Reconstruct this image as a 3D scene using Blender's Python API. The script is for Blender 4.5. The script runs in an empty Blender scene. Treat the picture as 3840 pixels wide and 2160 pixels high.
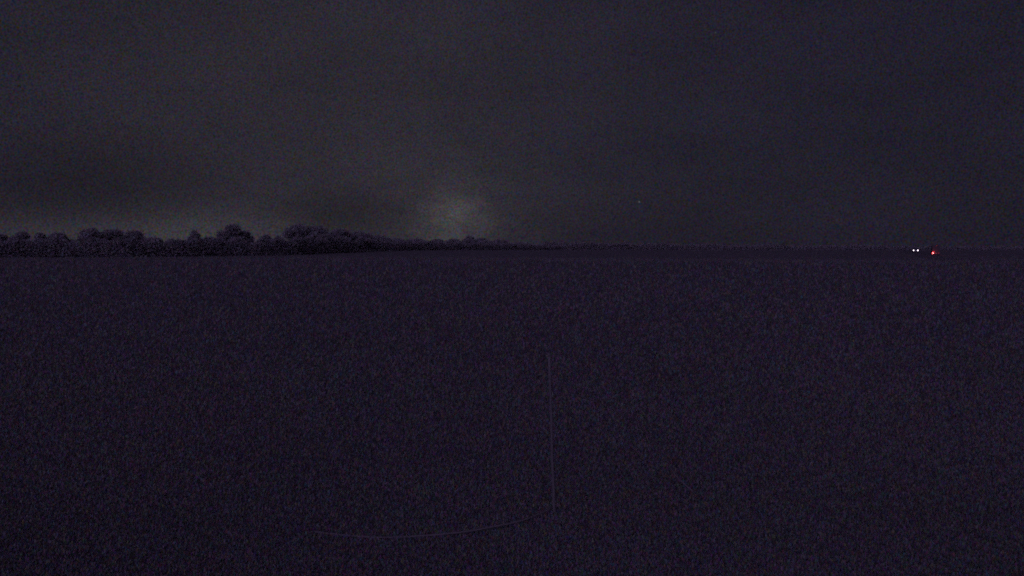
import bpy, math, random
import numpy as np
from mathutils import Vector, Matrix

R = math.radians
scene = bpy.context.scene
col = scene.collection

# ------------------------------------------------------------------ camera
EYE = 1.65
FPX = 2880.0            # focal length in photograph pixels (3840 wide)
HORIZON = 945.0         # photograph row of the true horizon
PITCH = math.atan((1080.0 - HORIZON) / FPX)
cam_data = bpy.data.cameras.new('camera')
cam_data.sensor_width = 36.0
cam_data.lens = FPX / 3840.0 * 36.0
cam_data.clip_start = 0.05
cam_data.clip_end = 20000.0
cam = bpy.data.objects.new('camera', cam_data)
cam.location = (0.0, 0.0, EYE)
cam.rotation_euler = (math.pi / 2 - PITCH, 0.0, 0.0)
col.objects.link(cam)
scene.camera = cam

def ray(px, py):
    """direction (world) with y = 1 for a photograph pixel"""
    a = (px - 1920.0) / FPX
    b = (1080.0 - py) / FPX
    d = Vector((a, math.cos(PITCH) + b * math.sin(PITCH), -math.sin(PITCH) + b * math.cos(PITCH)))
    return d / d.y

# ------------------------------------------------------------------ world: dim night sky with the glow of a town
world = bpy.data.worlds.new('World')
scene.world = world
world.use_nodes = True
wt = world.node_tree
wn, wl = wt.nodes, wt.links
wn.clear()

FILL_EL, FILL_AZ = 33.0, 205.0     # added fill light, behind the camera on the left

def wnode(kind, **kw):
    n = wn.new(kind)
    for k, v in kw.items():
        setattr(n, k, v)
    return n

def wmath(op, a, b=None, c=None, clamp=False):
    n = wn.new('ShaderNodeMath'); n.operation = op; n.use_clamp = clamp
    for i, v in enumerate((a, b, c)):
        if v is None:
            continue
        if isinstance(v, (int, float)):
            n.inputs[i].default_value = v
        else:
            wl.new(v, n.inputs[i])
    return n.outputs[0]

def wscale(colour, fac):
    """colour (tuple or socket) times fac (float or socket)"""
    n = wn.new('ShaderNodeVectorMath'); n.operation = 'SCALE'
    if isinstance(colour, tuple):
        n.inputs[0].default_value = colour
    else:
        wl.new(colour, n.inputs[0])
    if isinstance(fac, (int, float)):
        n.inputs['Scale'].default_value = fac
    else:
        wl.new(fac, n.inputs['Scale'])
    return n.outputs[0]

def wadd(a, b):
    n = wn.new('ShaderNodeVectorMath'); n.operation = 'ADD'
    wl.new(a, n.inputs[0]); wl.new(b, n.inputs[1])
    return n.outputs[0]

tc = wnode('ShaderNodeTexCoord')
dirv = tc.outputs['Generated']
sep = wnode('ShaderNodeSeparateXYZ'); wl.new(dirv, sep.inputs[0])
az = wmath('ARCTAN2', sep.outputs['X'], sep.outputs['Y'])       # 0 straight ahead, + to the right
el = wmath('ARCSINE', sep.outputs['Z'])

def lobe(px, py, saz, sel):
    """a soft patch of light round one compass direction and height"""
    d = ray(px, py).normalized()
    a0, e0 = math.atan2(d.x, d.y), math.asin(d.z)
    u = wmath('DIVIDE', wmath('SUBTRACT', az, a0), R(saz))
    v = wmath('DIVIDE', wmath('SUBTRACT', el, e0), R(sel))
    r2 = wmath('ADD', wmath('MULTIPLY', u, u), wmath('MULTIPLY', v, v))
    return wmath('POWER', 2.71828, wmath('MULTIPLY', r2, -0.5))

sky = wnode('ShaderNodeTexSky', sky_type='NISHITA')
sky.sun_disc = False
sky.sun_elevation = R(FILL_EL)
sky.sun_rotation = R(FILL_AZ)
sky.air_density = 1.0
sky.dust_density = 2.0
SKY = 0.0004
total = wscale(sky.outputs[0], SKY)
# base airglow: violet grey
total = wadd(total, wscale((0.0136, 0.0112, 0.0212), 1.0))
# light dome of the town beyond the trees (wide), and its core just over the skyline
total = wadd(total, wscale((0.0112, 0.0101, 0.0088), lobe(1150, 380, 16.0, 13.0)))
wm = wnode('ShaderNodeMapping'); wl.new(dirv, wm.inputs[0]); wm.inputs['Scale'].default_value = (1.0, 1.0, 1.8); wm.inputs['Rotation'].default_value = (0, R(-30), 0)
wz = wnode('ShaderNodeTexNoise'); wl.new(wm.outputs[0], wz.inputs['Vector'])
wz.inputs['Scale'].default_value = 26.0; wz.inputs['Detail'].default_value = 5.0; wz.inputs['Roughness'].default_value = 0.6
wisp = wmath('MULTIPLY_ADD', wz.outputs['Fac'], 2.6, -0.3)
total = wadd(total, wscale((0.0078, 0.0075, 0.0070), wmath('MULTIPLY', lobe(1700, 770, 4.2, 2.8), wisp)))
total = wadd(total, wscale((0.0270, 0.0262, 0.0232), wmath('MULTIPLY', lobe(1690, 828, 1.5, 1.3), wisp)))
# paler strip of air low over the left-hand trees
total = wadd(total, wscale((0.0170, 0.0170, 0.0165), lobe(800, 888, 6.0, 1.3)))
total = wadd(total, wscale((0.0105, 0.0105, 0.0105), lobe(80, 885, 6.0, 1.0)))
# dark soft cloud banks on either side of the glow
for px, py, sa, se, k in ((260, 700, 6.0, 2.2, .24), (1270, 800, 3.4, 1.2, .24), (2200, 850, 6.0, 1.6, .12)):
    total = wscale(total, wmath('MULTIPLY_ADD', lobe(px, py, sa, se), -k, 1.0))
# thin broken cloud: soft large-scale mottling
mp = wnode('ShaderNodeMapping'); wl.new(dirv, mp.inputs[0]); mp.inputs['Scale'].default_value = (1.0, 1.0, 2.4)
cl = wnode('ShaderNodeTexNoise'); wl.new(mp.outputs[0], cl.inputs['Vector'])
cl.inputs['Scale'].default_value = 5.0; cl.inputs['Detail'].default_value = 4.0; cl.inputs['Roughness'].default_value = 0.5
cloud = wmath('MULTIPLY_ADD', cl.outputs['Fac'], 0.6, 0.70)
total = wscale(total, cloud)
# fine colour noise painted into the sky, standing in for image grain
gr = wnode('ShaderNodeTexNoise'); wl.new(dirv, gr.inputs['Vector'])
gr.inputs['Scale'].default_value = 560.0; gr.inputs['Detail'].default_value = 2.0; gr.inputs['Roughness'].default_value = 0.75
gcol = wnode('ShaderNodeVectorMath', operation='MULTIPLY_ADD')
wl.new(gr.outputs['Color'], gcol.inputs[0])
gcol.inputs[1].default_value = (4.8, 4.0, 5.6); gcol.inputs[2].default_value = (-1.4, -1.0, -1.8)
gm = wnode('ShaderNodeVectorMath', operation='MULTIPLY')
wl.new(total, gm.inputs[0]); wl.new(gcol.outputs[0], gm.inputs[1])
total = gm.outputs[0]
# the two stars bright enough to see
for px, py, s in ((2397, 757, 0.11), (2683, 122, 0.03)):
    if s:
        total = wadd(total, wscale((1.0, 0.96, 0.9), wmath('MULTIPLY', lobe(px, py, 0.035, 0.035), s)))
bg = wnode('ShaderNodeBackground'); wl.new(total, bg.inputs['Color']); bg.inputs['Strength'].default_value = 1.0
wo = wnode('ShaderNodeOutputWorld'); wl.new(bg.outputs[0], wo.inputs['Surface'])

# ------------------------------------------------------------------ one violet sun lamp, added as fill to lift the dark land
sun_data = bpy.data.lights.new('fill_light', 'SUN')
sun_data.energy = 3.1
sun_data.angle = R(75.0)        # very wide, so the fill stays soft and flat
sun_data.color = (0.58, 0.42, 0.98)
sun = bpy.data.objects.new('fill_light', sun_data)
vd = Vector((math.sin(R(FILL_AZ)) * math.cos(R(FILL_EL)), math.cos(R(FILL_AZ)) * math.cos(R(FILL_EL)), math.sin(R(FILL_EL))))
sun.rotation_euler = (-vd).to_track_quat('-Z', 'Y').to_euler()
sun.location = vd * 100
col.objects.link(sun)

vs = scene.view_settings
vs.view_transform = 'Standard'; vs.look = 'None'; vs.exposure = 0.0; vs.gamma = 1.0
scene.render.engine = 'CYCLES'
scene.cycles.use_denoising = False
scene.cycles.use_adaptive_sampling = True
scene.cycles.adaptive_threshold = 0.12
scene.cycles.adaptive_min_samples = 24
scene.cycles.max_bounces = 4
scene.cycles.filter_width = 2.0

# ------------------------------------------------------------------ helpers
rng = np.random.default_rng(7)

def tag(o, label=None, cat=None, group=None, kind=None):
    if label: o['label'] = label
    if cat: o['category'] = cat
    if group: o['group'] = group
    if kind: o['kind'] = kind
    return o

def mat(name, c, rough=0.9, spec=0.2, noise=None, island=0.0, bump=0.0, metal=0.0, emit=None, strength=0.0, through=0.0):
    m = bpy.data.materials.new(name); m.use_nodes = True
    nt = m.node_tree; b = nt.nodes['Principled BSDF']
    b.inputs['Base Color'].default_value = (*c, 1); b.inputs['Roughness'].default_value = rough
    b.inputs['Specular IOR Level'].default_value = spec; b.inputs['Metallic'].default_value = metal
    if emit:
        b.inputs['Emission Color'].default_value = (*emit, 1); b.inputs['Emission Strength'].default_value = strength
    src = None
    if noise:
        sc_, detail, rough_, amp, chroma = noise
        t = nt.nodes.new('ShaderNodeTexCoord')
        n = nt.nodes.new('ShaderNodeTexNoise'); n.inputs['Scale'].default_value = sc_
        n.inputs['Detail'].default_value = detail; n.inputs['Roughness'].default_value = rough_
        nt.links.new(t.outputs['Object'], n.inputs['Vector'])
        mx = nt.nodes.new('ShaderNodeMix'); mx.data_type = 'RGBA'; mx.inputs['Factor'].default_value = chroma
        nt.links.new(n.outputs['Fac'], mx.inputs['A']); nt.links.new(n.outputs['Color'], mx.inputs['B'])
        ma = nt.nodes.new('ShaderNodeVectorMath'); ma.operation = 'MULTIPLY_ADD'
        nt.links.new(mx.outputs['Result'], ma.inputs[0])
        ma.inputs[1].default_value = (2 * amp,) * 3; ma.inputs[2].default_value = (1 - amp,) * 3
        mm = nt.nodes.new('ShaderNodeVectorMath'); mm.operation = 'MULTIPLY'
        nt.links.new(ma.outputs[0], mm.inputs[0]); mm.inputs[1].default_value = c
        mxx = nt.nodes.new('ShaderNodeVectorMath'); mxx.operation = 'MAXIMUM'
        nt.links.new(mm.outputs[0], mxx.inputs[0]); mxx.inputs[1].default_value = (0.004,) * 3
        src = mxx.outputs[0]
        if bump:
            bp = nt.nodes.new('ShaderNodeBump'); bp.inputs['Strength'].default_value = bump; bp.inputs['Distance'].default_value = 0.05
            nt.links.new(n.outputs['Fac'], bp.inputs['Height']); nt.links.new(bp.outputs[0], b.inputs['Normal'])
    if island:
        g = nt.nodes.new('ShaderNodeNewGeometry')
        wnz = nt.nodes.new('ShaderNodeTexWhiteNoise'); wnz.noise_dimensions = '1D'
        nt.links.new(g.outputs['Random Per Island'], wnz.inputs['W'])
        ma = nt.nodes.new('ShaderNodeVectorMath'); ma.operation = 'MULTIPLY_ADD'
        nt.links.new(wnz.outputs['Color'], ma.inputs[0])
        ma.inputs[1].default_value = (2 * island,) * 3; ma.inputs[2].default_value = (1 - island,) * 3
        mm = nt.nodes.new('ShaderNodeVectorMath'); mm.operation = 'MULTIPLY'
        nt.links.new(ma.outputs[0], mm.inputs[0])
        if src is None: mm.inputs[1].default_value = c
        else: nt.links.new(src, mm.inputs[1])
        src = mm.outputs[0]
    if src is not None:
        nt.links.new(src, b.inputs['Base Color'])
    if through:            # thin leaves let light through
        tl = nt.nodes.new('ShaderNodeBsdfTranslucent'); ms = nt.nodes.new('ShaderNodeMixShader'); ms.inputs[0].default_value = through
        if src is not None: nt.links.new(src, tl.inputs['Color'])
        else: tl.inputs['Color'].default_value = (*c, 1)
        nt.links.new(b.outputs[0], ms.inputs[1]); nt.links.new(tl.outputs[0], ms.inputs[2])
        nt.links.new(ms.outputs[0], nt.nodes['Material Output'].inputs['Surface'])
    return m

M = {}
M['field'] = mat('field_turf', (0.0170, 0.0168, 0.0160), noise=(0.9, 15.0, 0.86, 1.1, 0.75), bump=0.25)
M['grass'] = mat('grass_blades', (0.063, 0.062, 0.057), rough=0.8, noise=(0.35, 4.0, 0.55, 0.3, 0.35), island=0.65, through=0.45)
M['leaf'] = mat('leaf', (0.120, 0.119, 0.112), rough=0.85, island=0.3, through=0.5)
M['bark'] = mat('bark', (0.08, 0.065, 0.05), noise=(6.0, 8.0, 0.7, 0.5, 0.2), bump=0.4)
M['asphalt'] = mat('asphalt', (0.026, 0.026, 0.026), spec=0.0, noise=(12.0, 10.0, 0.8, 0.6, 0.2))
M['paint_line'] = mat('road_paint', (0.12, 0.12, 0.11), noise=(9.0, 6.0, 0.7, 0.35, 0.1))
M['car_paint'] = mat('dark_car_paint', (0.02, 0.021, 0.025), rough=0.35, spec=0.5, noise=(3.0, 5.0, 0.6, 0.2, 0.1))
M['van_paint'] = mat('van_panel', (0.016, 0.0155, 0.0155), rough=0.7, spec=0.1, noise=(3.0, 6.0, 0.6, 0.2, 0.1))
M['glass'] = mat('vehicle_glass', (0.015, 0.016, 0.018), rough=0.35, spec=0.15, noise=(4.0, 3.0, 0.5, 0.1, 0.0))
M['rubber'] = mat('rubber', (0.02, 0.02, 0.02), noise=(14.0, 5.0, 0.6, 0.3, 0.0))
M['rim'] = mat('rim', (0.3, 0.3, 0.31), rough=0.4, metal=0.8, noise=(8.0, 4.0, 0.6, 0.2, 0.0))
M['trim'] = mat('dark_trim', (0.025, 0.025, 0.026), noise=(9.0, 5.0, 0.6, 0.3, 0.0))
M['lamp_white'] = mat('headlamp_lens', (0.8, 0.8, 0.8), emit=(1.0, 0.86, 0.90), strength=5.5, noise=(5.0, 2.0, 0.5, 0.05, 0.0))
M['lamp_red'] = mat('tail_lens_lit', (0.4, 0.02, 0.02), emit=(1.0, 0.035, 0.045), strength=9.0, noise=(5.0, 2.0, 0.5, 0.05, 0.0))
M['lamp_core'] = mat('tail_bulb', (0.8, 0.6, 0.5), emit=(1.0, 0.42, 0.34), strength=14.0, noise=(5.0, 2.0, 0.5, 0.05, 0.0))
M['lamp_dim'] = mat('marker_lens', (0.3, 0.02, 0.02), emit=(1.0, 0.02, 0.06), strength=0.35, noise=(5.0, 2.0, 0.5, 0.05, 0.0))
M['lamp_off'] = mat('tail_lens_unlit', (0.12, 0.01, 0.01), rough=0.3, noise=(5.0, 2.0, 0.5, 0.05, 0.0))
M['plate'] = mat('number_plate', (0.12, 0.12, 0.1), noise=(9.0, 3.0, 0.5, 0.1, 0.0))
M['stake'] = mat('weathered_stake', (0.034, 0.033, 0.031), noise=(18.0, 9.0, 0.75, 0.6, 0.3), bump=0.3)
M['cord'] = mat('pale_cord', (0.036, 0.034, 0.032), noise=(30.0, 6.0, 0.7, 0.5, 0.2), bump=0.2)

class MB:
    """collects vertices and faces; build() makes one mesh object"""
    def __init__(self): self.v = []; self.f = []
    def add(self, vs, fs):
        b = len(self.v); self.v += [tuple(p) for p in vs]; self.f += [tuple(i + b for i in f) for f in fs]; return self
    def box(self, c, s, bev=0.0):
        x, y, z = c; a, b, h = s[0] / 2, s[1] / 2, s[2] / 2
        if not bev:
            vs = [(x + i * a, y + j * b, z + k * h) for k in (-1, 1) for j in (-1, 1) for i in (-1, 1)]
            return self.add(vs, [(0, 2, 3, 1), (4, 5, 7, 6), (0, 1, 5, 4), (2, 6, 7, 3), (0, 4, 6, 2), (1, 3, 7, 5)])
        ring = lambda e, zz: [(x + sx * (a - e) + ox * 0, y + sy * (b - e), zz) for sx, sy, ox in ((-1, -1, 0), (1, -1, 0), (1, 1, 0), (-1, 1, 0))]
        vs = ring(bev, z - h) + ring(0, z - h + bev) + ring(0, z + h - bev) + ring(bev, z + h)
        fs = [(3, 2, 1, 0), (12, 13, 14, 15)]
        for r in range(3):
            for k in range(4):
                fs.append((r * 4 + k, r * 4 + (k + 1) % 4, r * 4 + 4 + (k + 1) % 4, r * 4 + 4 + k))
        return self.add(vs, fs)
    def tube(self, pts, radii, n=6):
        pts = [Vector(p) for p in pts]; vs = []; fs = []
        for i, p in enumerate(pts):
            t = (pts[min(i + 1, len(pts) - 1)] - pts[max(i - 1, 0)]).normalized()
            u = t.cross(Vector((0.31, 0.17, 0.93))); u = u.normalized() if u.length > 1e-3 else Vector((1, 0, 0))
            w = t.cross(u)
            for k in range(n):
                a = 2 * math.pi * k / n
                vs.append(p + (u * math.cos(a) + w * math.sin(a)) * radii[i])
        for i in range(len(pts) - 1):
            for k in range(n):
                fs.append((i * n + k, i * n + (k + 1) % n, (i + 1) * n + (k + 1) % n, (i + 1) * n + k))
        fs.append(tuple(range(n - 1, -1, -1))); fs.append(tuple(range((len(pts) - 1) * n, len(pts) * n)))
        return self.add(vs, fs)
    def extrude_x(self, outline, x0, x1, taper=None):
        """outline in (y, z), extruded from x0 to x1"""
        n = len(outline)
        vs = [(x0, y, z) for y, z in outline] + [(x1, y, z) for y, z in outline]
        if taper:
            vs = [(x * taper(y, z), y, z) for x, y, z in vs]
        fs = [tuple(range(n)), tuple(range(2 * n - 1, n - 1, -1))]
        for k in range(n):
            fs.append((k, k + n, (k + 1) % n + n, (k + 1) % n))
        return self.add(vs, fs)
    def disc_y(self, c, r, depth, n=16, ring=0.0):
        """a short cylinder whose axis is y"""
        x, y, z = c
        vs = [(x + r * math.cos(2 * math.pi * k / n), y - depth / 2, z + r * math.sin(2 * math.pi * k / n)) for k in range(n)]
        vs += [(x + r * math.cos(2 * math.pi * k / n), y + depth / 2, z + r * math.sin(2 * math.pi * k / n)) for k in range(n)]
        fs = [tuple(range(n)), tuple(range(2 * n - 1, n - 1, -1))] + [(k, k + n, (k + 1) % n + n, (k + 1) % n) for k in range(n)]
        return self.add(vs, fs)
    def disc_x(self, c, r, depth, n=18):
        t = MB().disc_y((0, 0, 0), r, depth, n)
        return self.add([(c[0] + p[1], c[1] + p[0], c[2] + p[2]) for p in t.v], t.f)
    def build(self, name, m, parent=None, smooth=False):
        me = bpy.data.meshes.new(name); me.from_pydata(self.v, [], self.f); me.update()
        me.materials.append(m)
        if smooth: me.polygons.foreach_set('use_smooth', [True] * len(me.polygons))
        o = bpy.data.objects.new(name, me); col.objects.link(o); o.parent = parent
        return o

def mesh_np(name, verts, faces_n, m, parent=None):
    """verts (N*k,3) with every k consecutive vertices one face"""
    me = bpy.data.meshes.new(name); nv = len(verts); nf = nv // faces_n
    me.vertices.add(nv); me.vertices.foreach_set('co', verts.astype(np.float32).ravel())
    me.loops.add(nv); me.loops.foreach_set('vertex_index', np.arange(nv, dtype=np.int32))
    me.polygons.add(nf); me.polygons.foreach_set('loop_start', np.arange(0, nv, faces_n, dtype=np.int32))
    me.update(calc_edges=True); me.materials.append(m)
    o = bpy.data.objects.new(name, me); col.objects.link(o); o.parent = parent
    return o

def empty(name, loc, rz=0.0):
    o = bpy.data.objects.new(name, None); o.location = loc; o.rotation_euler = (0, 0, rz); o.empty_display_size = 0.3
    col.objects.link(o); return o

# ------------------------------------------------------------------ terrain: a flat field that rises a little towards the road
def smooth(t):
    t = np.clip(t, 0, 1); return t * t * (3 - 2 * t)
def height(x, y):
    x = np.asarray(x, float); y = np.asarray(y, float)
    r = np.hypot(x, y)
    return (2.5 * smooth((y - 200.0) / 150.0)
            + 0.05 * np.sin(x * 0.11 + 1.3) * np.sin(y * 0.083) * smooth(r / 12.0)
            + 0.22 * np.sin(x * 0.021 + y * 0.017) * smooth((r - 30) / 90.0) * (1 - smooth((r - 240) / 60.0) * 0.8)
            + 1.6 * np.sin(x * 0.0031 + 0.7) * smooth((y - 500) / 700.0))
def hz(x, y): return float(height(x, y))

def axis(a0, a1, fine, grow):
    out = [0.0]; s = fine
    while out[-1] < a1:
        out.append(out[-1] + s); s *= grow
    pos = np.array(out)
    neg = -pos[1:][pos[1:] <= -a0][::-1] if a0 < 0 else np.array([])
    return np.concatenate([neg, pos])
gx = axis(-3000, 3000, 0.4, 1.045); gy = axis(-600, 3000, 0.4, 1.035)
# never coarser than the rise needs near the road
gy = np.unique(np.concatenate([gy, np.linspace(150, 400, 60)]))
X, Y = np.meshgrid(gx, gy)
Z = height(X, Y)
nx, ny = len(gx), len(gy)
idx = np.arange(nx * ny).reshape(ny, nx)
me = bpy.data.meshes.new('field')
me.from_pydata(np.stack([X, Y, Z], -1).reshape(-1, 3).tolist(), [],
               np.stack([idx[:-1, :-1], idx[:-1, 1:], idx[1:, 1:], idx[1:, :-1]], -1).reshape(-1, 4).tolist())
me.polygons.foreach_set('use_smooth', [True] * len(me.polygons)); me.materials.append(M['field'])
field = bpy.data.objects.new('field', me); col.objects.link(field)
tag(field, 'dark open field reaching from the foreground to the tree line', 'field', kind='structure')

def ground_at(px, py):
    """where the sight line through a photograph pixel meets the field"""
    d = ray(px, py); t = 1.0
    for _ in range(60):
        t = (hz(d.x * t, t) - EYE) / d.z if d.z < 0 else t
    return Vector((d.x * t, t, hz(d.x * t, t)))

def z_at(py, depth):            # height of a photograph row at a given depth
    return EYE + ray(1920, py).z * depth
def x_at(px, depth):
    return ray(px, 945).x * depth

# ------------------------------------------------------------------ road on the right, running away from the viewer
road_pts = [(30, -120), (36, -40), (46, 20), (62, 70), (84, 130), (108, 188), (131, 243), (146, 278), (163, 318), (190, 380), (240, 470), (330, 600), (470, 760), (700, 960)]
def catmull(pts, step):
    out = []
    for i in range(len(pts) - 1):
        p0 = Vector(pts[max(i - 1, 0)]); p1 = Vector(pts[i]); p2 = Vector(pts[i + 1]); p3 = Vector(pts[min(i + 2, len(pts) - 1)])
        n = max(2, int((p2 - p1).length / step))
        for k in range(n):
            t = k / n
            out.append(0.5 * ((2 * p1) + (p2 - p0) * t + (2 * p0 - 5 * p1 + 4 * p2 - p3) * t * t + (3 * p1 - p0 - 3 * p2 + p3) * t ** 3))
    out.append(Vector(pts[-1]))
    return out
path = catmull(road_pts, 3.0)
def strip(off0, off1, lift, i0=0, i1=None, sides=False):
    vs = []; fs = []
    pp = path[i0:i1]
    for i, p in enumerate(pp):
        j = i0 + i
        t = (path[min(j + 1, len(path) - 1)] - path[max(j - 1, 0)]).normalized(); nrm = Vector((t.y, -t.x))
        a = p + nrm * off0; b = p + nrm * off1
        zc = hz(p.x, p.y) + 0.05
        vs += [(a.x, a.y, zc + lift), (b.x, b.y, zc + lift)]
    for i in range(len(pp) - 1):
        fs.append((2 * i, 2 * i + 1, 2 * i + 3, 2 * i + 2))
    return vs, fs
rb = MB(); vs_, fs_ = strip(-3.4, 3.4, 0.0); n0 = len(vs_)
low = [(x, y, z - 0.25) for x, y, z in vs_]
rb.add(vs_ + low, fs_ + [(2 * i, 2 * i + 2, 2 * i + 2 + n0, 2 * i + n0) for i in range(n0 // 2 - 1)] + [(2 * i + 1, 2 * i + 1 + n0, 2 * i + 3 + n0, 2 * i + 3) for i in range(n0 // 2 - 1)])
road = rb.build('road', M['asphalt']); tag(road, 'dark country road running away on the right', 'road', kind='structure')
for k in range(0, len(path) - 3, 4):
    p = path[k]
    if 60 < p.y < 480:
        mk = MB(); mk.add(*strip(-0.06, 0.06, 0.006, k, k + 2)); mk.build('lane_marking', M['paint_line'], road)

def on_road(y, off):
    """point and heading of the road where it passes depth y, off metres right of its middle (seen going away)"""
    i = min(range(len(path)), key=lambda k: abs(path[k].y - y))
    t = (path[i + 1] - path[i - 1]).normalized(); nrm = Vector((t.y, -t.x))
    p = path[i] + t * ((y - path[i].y) / t.y) + nrm * off
    return Vector((p.x, p.y, hz(path[i].x, path[i].y) + 0.055)), math.atan2(t.y, t.x)

# ------------------------------------------------------------------ trees
def clump_points(n, centre, radii, r):
    """points through an ellipsoid, denser towards its skin"""
    d = r.normal(size=(n, 3)); d /= np.linalg.norm(d, axis=1)[:, None]
    rad = r.random(n) ** 0.4
    return centre + d * rad[:, None] * radii

def leaf_quads(pts, size, r):
    n = len(pts)
    a = r.normal(size=(n, 3)); a /= np.linalg.norm(a, axis=1)[:, None]
    b = r.normal(size=(n, 3)); b -= a * (a * b).sum(1)[:, None]; b /= np.linalg.norm(b, axis=1)[:, None]
    s = size * (0.6 + 0.8 * r.random(n))[:, None]
    v = np.stack([pts - a * s, pts + b * s * 0.55, pts + a * s, pts - b * s * 0.55], 1)
    return v.reshape(-1, 3)

def tree(name, px, top, half, depth, label, seed, shape='round', nleaf=5200):
    r = np.random.default_rng(seed); rnd = random.Random(seed)
    x = x_at(px, depth); g = hz(x, depth)
    H = z_at(top, depth) - g
    W = half / FPX * depth
    root = empty(name, (x, depth, g - 0.05), rnd.uniform(0, 6.28))
    tag(root, label, 'tree', 'trees along the skyline')
    # trunk and limbs
    tb = MB(); r0 = 0.035 * H
    lean = (rnd.uniform(-.3, .3), rnd.uniform(-.3, .3))
    tb.tube([(0, 0, -0.2), (lean[0] * .2, lean[1] * .2, H * .18), (lean[0] * .6, lean[1] * .6, H * .42), (lean[0], lean[1], H * .8)],
            [r0 * 1.35, r0, r0 * .72, r0 * .18], 8)
    nl = 9; clumps = []
    for k in range(nl):
        a = 2 * math.pi * k / nl + rnd.uniform(-.4, .4); zf = rnd.uniform(.22, .62)
        z0 = H * zf * .8
        if shape == 'cone': rr = W * (1.05 - zf) * 0.95
        else: rr = W * math.sqrt(max(0.1, 1 - ((zf - .45) / .62) ** 2)) * rnd.uniform(.55, .8)
        e = Vector((math.cos(a) * rr, math.sin(a) * rr, H * min(.86, zf + rnd.uniform(.05, .2))))
        s = Vector((lean[0] * zf, lean[1] * zf, z0)); mid = s.lerp(e, .5) + Vector((0, 0, -H * .03))
        tb.tube([s, mid, e], [r0 * .45, r0 * .28, r0 * .08], 5)
        clumps.append((e, rnd.uniform(.30, .44)))
    tb.build('trunk', M['bark'], root, smooth=True)
    # crown: clumps of leaves round the limbs' ends, a core and a top
    pts = []
    per = nleaf // (nl + 6)
    for e, s in clumps:
        rz_ = min(s * H * .42, H - e.z); pts.append(clump_points(per, np.array(e), np.array([W * s * 1.15, W * s * 1.15, max(rz_, .1 * H)]), r))
    pts.append(clump_points(per * 3, np.array([0, 0, H * .50]), np.array([W * .62, W * .62, H * .40]), r))
    tw = .30 if shape == 'cone' else .50
    for k in range(3):
        a = rnd.uniform(0, 6.28); o = W * tw * .5 * rnd.random()
        pts.append(clump_points(per, np.array([math.cos(a) * o, math.sin(a) * o, H * rnd.uniform(.80, .84)]), np.array([W * tw, W * tw, H * .165]), r))
    pts = np.concatenate(pts)
    # lower skirts so that the crown closes with the hedge below
    # ragged twig ends reaching out of the outline
    out_ = r.random(len(pts)) < .07; cen = np.array([0, 0, H * .5])
    pts[out_] = cen + (pts[out_] - cen) * (1.0 + .22 * r.random((int(out_.sum()), 1)))
    pts[:, 2] = np.minimum(pts[:, 2], H * 1.05)
    sk = clump_points(per, np.array([0, 0, H * .25]), np.array([W * .85, W * .85, H * .2]), r)
    pts = np.concatenate([pts, sk]); pts = pts[pts[:, 2] > 0.12 * H]
    mesh_np('crown', leaf_quads(pts, 0.20 + 0.0005 * depth, r), 4, M['leaf'], root)
    return root

def depth_of(px):
    return float(np.interp(px, [0, 600, 1100, 1450, 1800, 2100], [205, 225, 262, 320, 390, 470]))

TREES = [
    (12, 877, 42, 'round', 'round-headed tree at the far left, cut by the picture edge'),
    (82, 868, 46, 'round', 'low domed tree just right of the one cut by the left edge'),
    (158, 871, 34, 'round', 'narrow tree left of the flat-topped low tree on the left skyline'),
    (214, 872, 50, 'round', 'flat-topped low tree left of the notch before the broad dome'),
    (346, 852, 44, 'round', 'steep-sided tree at the left end of the broad dome of trees'),
    (425, 857, 62, 'round', 'broad middle tree of the dome of trees on the left'),
    (505, 863, 52, 'round', 'sloping tree at the right end of the broad dome of trees'),
    (567, 889, 42, 'round', 'low tree stepping down from the broad dome into the dip'),
    (645, 899, 52, 'round', 'lowest bushy tree in the dip of the left skyline'),
    (728, 865, 36, 'cone', 'small pointed tree standing alone between the dip and the tall round tree'),
    (785, 887, 36, 'round', 'low tree between the small pointed tree and the tall round tree'),
    (868, 840, 52, 'round', 'tall round tree sticking up by itself on the left skyline'),
    (918, 864, 36, 'round', 'drooping right-hand shoulder tree beside the tall round tree'),
    (996, 879, 32, 'round', 'small tree in the gap between the tall round tree and the long ridge'),
    (1046, 885, 30, 'round', 'low bush-like tree at the foot of the long ridge of trees'),
    (1118, 837, 54, 'round', 'tallest tree, at the left end of the long sloping ridge'),
    (1190, 845, 62, 'round', 'second tree of the long ridge, just right of the tallest'),
    (1268, 856, 64, 'round', 'third tree of the long ridge sloping down to the right'),
    (1345, 866, 58, 'round', 'fourth tree of the long ridge, lower than the third'),
    (1412, 882, 48, 'round', 'last tree of the long ridge, where it drops to the level skyline'),
    (1488, 894, 46, 'round', 'low far tree left of the sky glow, next to the long ridge'),
    (1566, 895, 48, 'round', 'low far tree under the left fringe of the sky glow'),
    (1640, 896, 46, 'round', 'low far tree under the left half of the sky glow'),
    (1700, 895, 40, 'round', 'low far tree straight under the brightest sky glow'),
    (1760, 884, 24, 'round', 'little tree poking up just right of the brightest sky glow'),
    (1808, 891, 40, 'round', 'rounded far tree right of the little one poking up'),
    (1872, 898, 44, 'round', 'far tree under the right fringe of the sky glow'),
    (1945, 907, 46, 'round', 'last but one tree where the skyline sinks to the right'),
    (2022, 915, 46, 'round', 'last tree on the right, barely above the distant hedge'),
]
for i, (px, top, half, shape, label) in enumerate(TREES):
    jig = (random.Random(i).random() - .5) * 16
    tree('tree', px, top, half, depth_of(px) + jig, label, 100 + i, shape)

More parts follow.
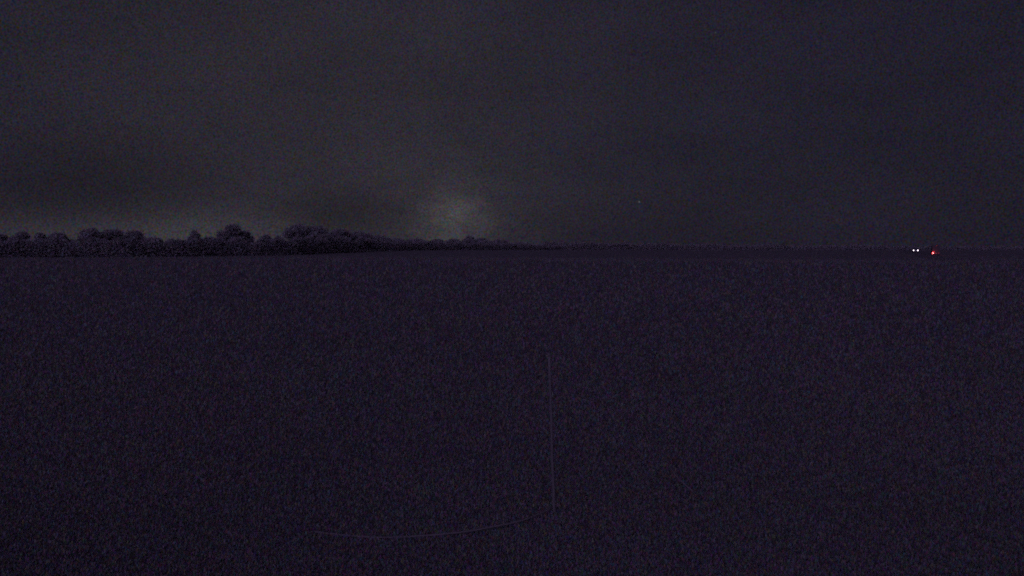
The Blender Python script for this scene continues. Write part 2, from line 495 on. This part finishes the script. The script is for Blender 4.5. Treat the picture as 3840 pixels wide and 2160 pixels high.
# undergrowth and hedge that close the tree line at the ground
def hedge(name, stops, label, cat, seed, density, size):
    r = np.random.default_rng(seed); out = []
    for (px0, t0, d0), (px1, t1, d1) in zip(stops[:-1], stops[1:]):
        a = np.array([x_at(px0, d0), d0]); b = np.array([x_at(px1, d1), d1]); L = np.linalg.norm(b - a)
        n = int(L * density)
        t = r.random(n); p = a + (b - a) * t[:, None]
        gz = height(p[:, 0], p[:, 1]); top = np.array([z_at(t0 + (t1 - t0) * tt, d0 + (d1 - d0) * tt) for tt in t]) - gz
        s = np.linalg.norm(p - a, axis=1)
        wob = 1 + 0.10 * np.sin(s * 0.9 + seed) + 0.08 * np.sin(s * 2.3 + 1) + 0.06 * np.sin(s * .31)
        w = 0.9 + 0.35 * np.minimum(top, 6) * 0.5
        ang = r.random(n) * 2 * np.pi; rad = np.sqrt(r.random(n))
        hzf = r.random(n) ** 0.8
        prof = np.sqrt(np.clip(1 - hzf ** 4, 0.05, 1))
        x = p[:, 0] + np.cos(ang) * rad * w * prof; y = p[:, 1] + np.sin(ang) * rad * w * prof
        z = height(x, y) + hzf * np.maximum(top, 1.2) * wob * (0.9 + 0.12 * r.random(n))
        out.append(np.stack([x, y, z], 1))
    o = mesh_np(name, leaf_quads(np.concatenate(out), size, r), 4, M['leaf'])
    return tag(o, label, cat, kind='stuff')
hedge('undergrowth', [(-200, 912, 190), (0, 904, 194), (150, 898, 199), (300, 903, 203), (450, 896, 207), (600, 909, 214), (700, 900, 219), (850, 897, 230), (950, 907, 235), (1100, 890, 249), (1250, 893, 275), (1400, 902, 302), (1600, 908, 338), (1900, 914, 398), (2120, 922, 465)],
      'dense dark undergrowth along the foot of the tree line', 'undergrowth', 5, 340, 0.27)
hedge('distant_hedge', [(2040, 909, 480), (2100, 911, 490), (2150, 915, 495), (2210, 908, 505), (2260, 915, 510), (2330, 911, 520), (2400, 918, 530), (2480, 913, 540), (2560, 920, 550), (2650, 916, 560), (2760, 922, 570), (2900, 917, 580), (3000, 923, 585), (3200, 919, 590), (3500, 925, 600), (3850, 926, 620), (4100, 926, 640)],
      'low distant hedge along the dim right-hand skyline', 'hedge', 6, 120, 0.5)

# ------------------------------------------------------------------ vehicles
def wheel(parent, c, r, w):
    t = MB().disc_x(c, r, w, 20).build('wheel', M['rubber'], parent)
    s = 1 if c[0] > 0 else -1
    MB().disc_x((c[0] + s * (w / 2), c[1], c[2]), r * .62, 0.03, 16).build('rim', M['rim'], t)

def make_car(loc, heading):
    """nose points along local -y"""
    root = empty('approaching_car', loc, heading)
    tag(root, 'dark car coming closer with two white headlights lit, left of the red light', 'car')
    body = [(-2.15, .28), (-2.22, .55), (-2.12, .88), (-1.25, 1.04), (-.55, 1.62), (.2, 1.74), (1.35, 1.70), (1.95, 1.18), (2.2, 1.06), (2.24, .55), (2.15, .28)]
    def tap(y, z): return 1.0 - max(0, z - 1.0) * .22 - max(0, abs(y) - 1.7) * .12
    MB().extrude_x(body, -.92, .92, tap).build('body', M['car_paint'], root)
    ws = MB(); q = [(-.78, -1.22, 1.085), (.78, -1.22, 1.085), (.68, -.61, 1.585), (-.68, -.61, 1.585)]
    off = Vector((0, -.65, .76)).normalized() * .012
    ws.add([Vector(p) + off for p in q] + [Vector(p) - off * 2 for p in q], [(0, 1, 2, 3), (7, 6, 5, 4), (0, 4, 5, 1), (1, 5, 6, 2), (2, 6, 7, 3), (3, 7, 4, 0)])
    ws.build('windscreen', M['glass'], root)
    for s in (-1, 1):
        for y0, y1 in ((-.50, .32), (.42, 1.25)):
            xb = .92 * tap(0, 1.1) + .004; xt = .92 * tap(0, 1.58) + .006
            w = MB(); w.add([(s * xb, y0 - .12, 1.1), (s * xb, y1, 1.1), (s * xt, y1, 1.56), (s * xt, y0 + .12, 1.56)] +
                            [(s * (xb - .03), y0 - .12, 1.1), (s * (xb - .03), y1, 1.1), (s * (xt - .03), y1, 1.56), (s * (xt - .03), y0 + .12, 1.56)],
                            [(0, 1, 2, 3), (7, 6, 5, 4), (0, 4, 5, 1), (1, 5, 6, 2), (2, 6, 7, 3), (3, 7, 4, 0)])
            w.build('side_window', M['glass'], root)
        h = MB().disc_y((s * .70, -2.19, .78), .16, .10, 16).build('headlight', M['trim'], root)
        MB().disc_y((s * .70, -2.245, .78), .14, .03, 16).build('lens', M['lamp_white'], h)
        MB().box((s * 1.02, -.62, 1.12), (.20, .12, .15), .03).build('mirror', M['car_paint'], root)
        for y in (-1.35, 1.35): wheel(root, (s * .84, y, .34), .34, .22)
    MB().box((0, -2.22, .62), (.9, .05, .16), .015).build('grille', M['trim'], root)
    MB().box((0, -2.25, .42), (.5, .02, .11)).build('number_plate', M['plate'], root)
    return root

def make_van(loc, heading):
    """rear faces local -y"""
    root = empty('receding_van', loc, heading)
    tag(root, 'tall dark van driving away with one bright red tail light, right of the headlights', 'van')
    MB().box((0, 2.05, 1.78), (2.05, 3.9, 2.55), .06).build('cargo_box', M['van_paint'], root)
    cab = [(4.02, .45), (4.02, 2.25), (4.45, 2.3), (5.15, 1.45), (5.75, 1.2), (5.85, .45)]
    MB().extrude_x(cab, -.95, .95).build('cab', M['van_paint'], root)
    MB().box((0, 2.8, .46), (.9, 5.4, .16)).build('chassis', M['trim'], root)
    for s in (-1, 1):
        d = MB().box((s * .505, .085, 1.82), (.98, .05, 2.3), .012).build('rear_door', M['van_paint'], root)
        MB().box((s * .12, .05, 1.5), (.05, .04, .8), .01).build('handle', M['trim'], d)
        for y in (1.1, 4.7): wheel(root, (s * .88, y, .36), .36, .24)
    MB().box((0, -.01, .42), (1.95, .12, .14), .02).build('bumper', M['trim'], root)
    for s in (-1, 1):
        lit = s < 0
        h = MB().box((s * .80, .03, .70), (.44, .07, .40), .015).build('tail_light', M['trim'], root)
        MB().box((s * .80, -.01, .70), (.40, .03, .36), .01).build('lens', M['lamp_red'] if lit else M['lamp_off'], h)
        if lit:
            MB().disc_y((s * .80, -.03, .70), .075, .03, 14).build('bulb', M['lamp_core'], h)
            h['label'] = 'lit red tail light with a white-hot middle'
            ld = bpy.data.lights.new('tail_light_glow', 'POINT'); ld.energy = 140.0; ld.color = (1.0, .05, .06); ld.shadow_soft_size = .05
            lo = bpy.data.objects.new('tail_light_glow', ld); lo.location = (s * .80, -.55, .72); lo.parent = root; col.objects.link(lo)
    MB().box((.05, .03, 2.98), (.22, .06, .09), .01).build('marker_light', M['lamp_dim'], root)
    MB().box((0, -.08, .60), (.5, .02, .11)).build('number_plate', M['plate'], root)
    return root

p, hd = on_road(278, -1.7)
car = make_car((x_at(3432, 278) + 0.0, 278, hz(x_at(3432, 278), 278) + .055), hd - math.pi / 2)
p2, hd2 = on_road(246, 1.75)
van = make_van((x_at(3500, 246) + .8, 246, hz(x_at(3500, 246), 246) + .055), hd2 - math.pi / 2)

# ------------------------------------------------------------------ stake and cord in the foreground
base = ground_at(2082, 1925)
st = empty('fence_stake', base)
tag(st, 'slim weathered stake standing in the dark foreground just right of centre', 'stake')
dp = base.y
topx = x_at(2060, dp) - base.x; toph = z_at(1330, dp) - base.z
sb = MB(); ws_ = .0105
npt = 9
rr = random.Random(3)
pts = [(topx * (k / (npt - 1)) + rr.uniform(-.002, .002), rr.uniform(-.002, .002), -.12 + (toph + .12) * k / (npt - 1)) for k in range(npt)]
sb.tube(pts, [ws_ * (1.08 - .25 * k / (npt - 1)) for k in range(npt)], 7)
sb.build('shaft', M['stake'], st, smooth=True)
for f in (.45, .86):
    c = Vector((topx * f, 0, toph * f)); lo = MB()
    ring = [c + Vector((math.cos(a) * .014, math.sin(a) * .014, 0)) for a in [2 * math.pi * k / 10 for k in range(11)]]
    lo.tube(ring, [.0025] * 11, 5); lo.build('wire_tie', M['cord'], st)
MB().tube([(topx, 0, toph - .004), (topx, 0, toph + .012)], [.0125, .010], 8).build('cap', M['stake'], st)

def cord(name, pts, rad, label):
    P = [Vector(p) for p in pts]; out = []
    for i in range(len(P) - 1):
        p0, p1, p2, p3 = P[max(i - 1, 0)], P[i], P[i + 1], P[min(i + 2, len(P) - 1)]
        for k in range(8):
            t = k / 8
            out.append(.5 * ((2 * p1) + (p2 - p0) * t + (2 * p0 - 5 * p1 + 4 * p2 - p3) * t * t + (3 * p1 - p0 - 3 * p2 + p3) * t ** 3))
    out.append(P[-1])
    o = MB().tube(out, [rad] * len(out), 6).build(name, M['cord'], None, smooth=True)
    return tag(o, label, 'cord')
g = [(2070, 1922), (2030, 1942), (1960, 1968), (1850, 1990), (1740, 2007), (1600, 2018), (1440, 2022), (1300, 2014), (1180, 2000)]
cp = []
for px, py in g:
    q = ground_at(px, py); cp.append((q.x, q.y, q.z + .03 - .021 * min(1.0, (2070 - px) / 650.0)))
cord('cord', cp, .006, 'pale cord lying in the grass, curving left from the foot of the stake')
c0 = Vector((base.x + topx * .86, base.y - .012, base.z + toph * .86))
sag = [c0]
for px, py, dd in ((2160, 1478, .05), (2235, 1505, .12), (2310, 1540, .2), (2400, 1600, .3), (2480, 1680, .4), (2540, 1780, .45)):
    d = dp + dd; sag.append(Vector((x_at(px, d), d, z_at(py, d))))
e = ground_at(2600, 1860); sag.append(Vector((e.x, e.y, e.z + .03)))
cord('cord', sag, .0045, 'thin slack cord hanging from the stake down to the right')

# ------------------------------------------------------------------ rough heath grass over the whole field
r = np.random.default_rng(11)
def blades(n, y0, y1, size, rr):
    """tufts spread over the field in front of the viewer, coarser clumps far off"""
    u = rr.random(n); yy = 1.0 / (1.0 / y1 + (1.0 / y0 - 1.0 / y1) * u)
    xx = (rr.random(n) * 2 - 1) * (yy * 0.80 + 1.0)
    sc = size * np.clip(yy / 6.0, 0.75, 14.0) ** 0.9
    ln = sc * (.022 + .02 * rr.random(n)); wd = sc * (.006 + .006 * rr.random(n))
    a = rr.random(n) * 2 * np.pi; tilt = rr.normal(0, .5, n)
    zz = height(xx, yy) - .006 * sc
    bx, by = np.cos(a) * wd, np.sin(a) * wd
    tx = xx - np.sin(a) * np.sin(tilt) * ln; ty = yy + np.cos(a) * np.sin(tilt) * ln
    return np.stack([np.stack([xx - bx, yy - by, zz], 1), np.stack([xx + bx, yy + by, zz], 1),
                     np.stack([tx + bx * .5, ty + by * .5, zz + np.cos(tilt) * ln], 1), np.stack([tx - bx * .5, ty - by * .5, zz + np.cos(tilt) * ln], 1)], 1).reshape(-1, 3)
v = np.concatenate([blades(740000, 2.2, 900.0, 0.72, r), blades(200000, 2.2, 12.0, 0.72, r), blades(80000, 110.0, 900.0, 0.72, r)])
gr_o = mesh_np('grass', v, 4, M['grass'])
tag(gr_o, 'short rough grass of the dark field', 'grass', kind='stuff')
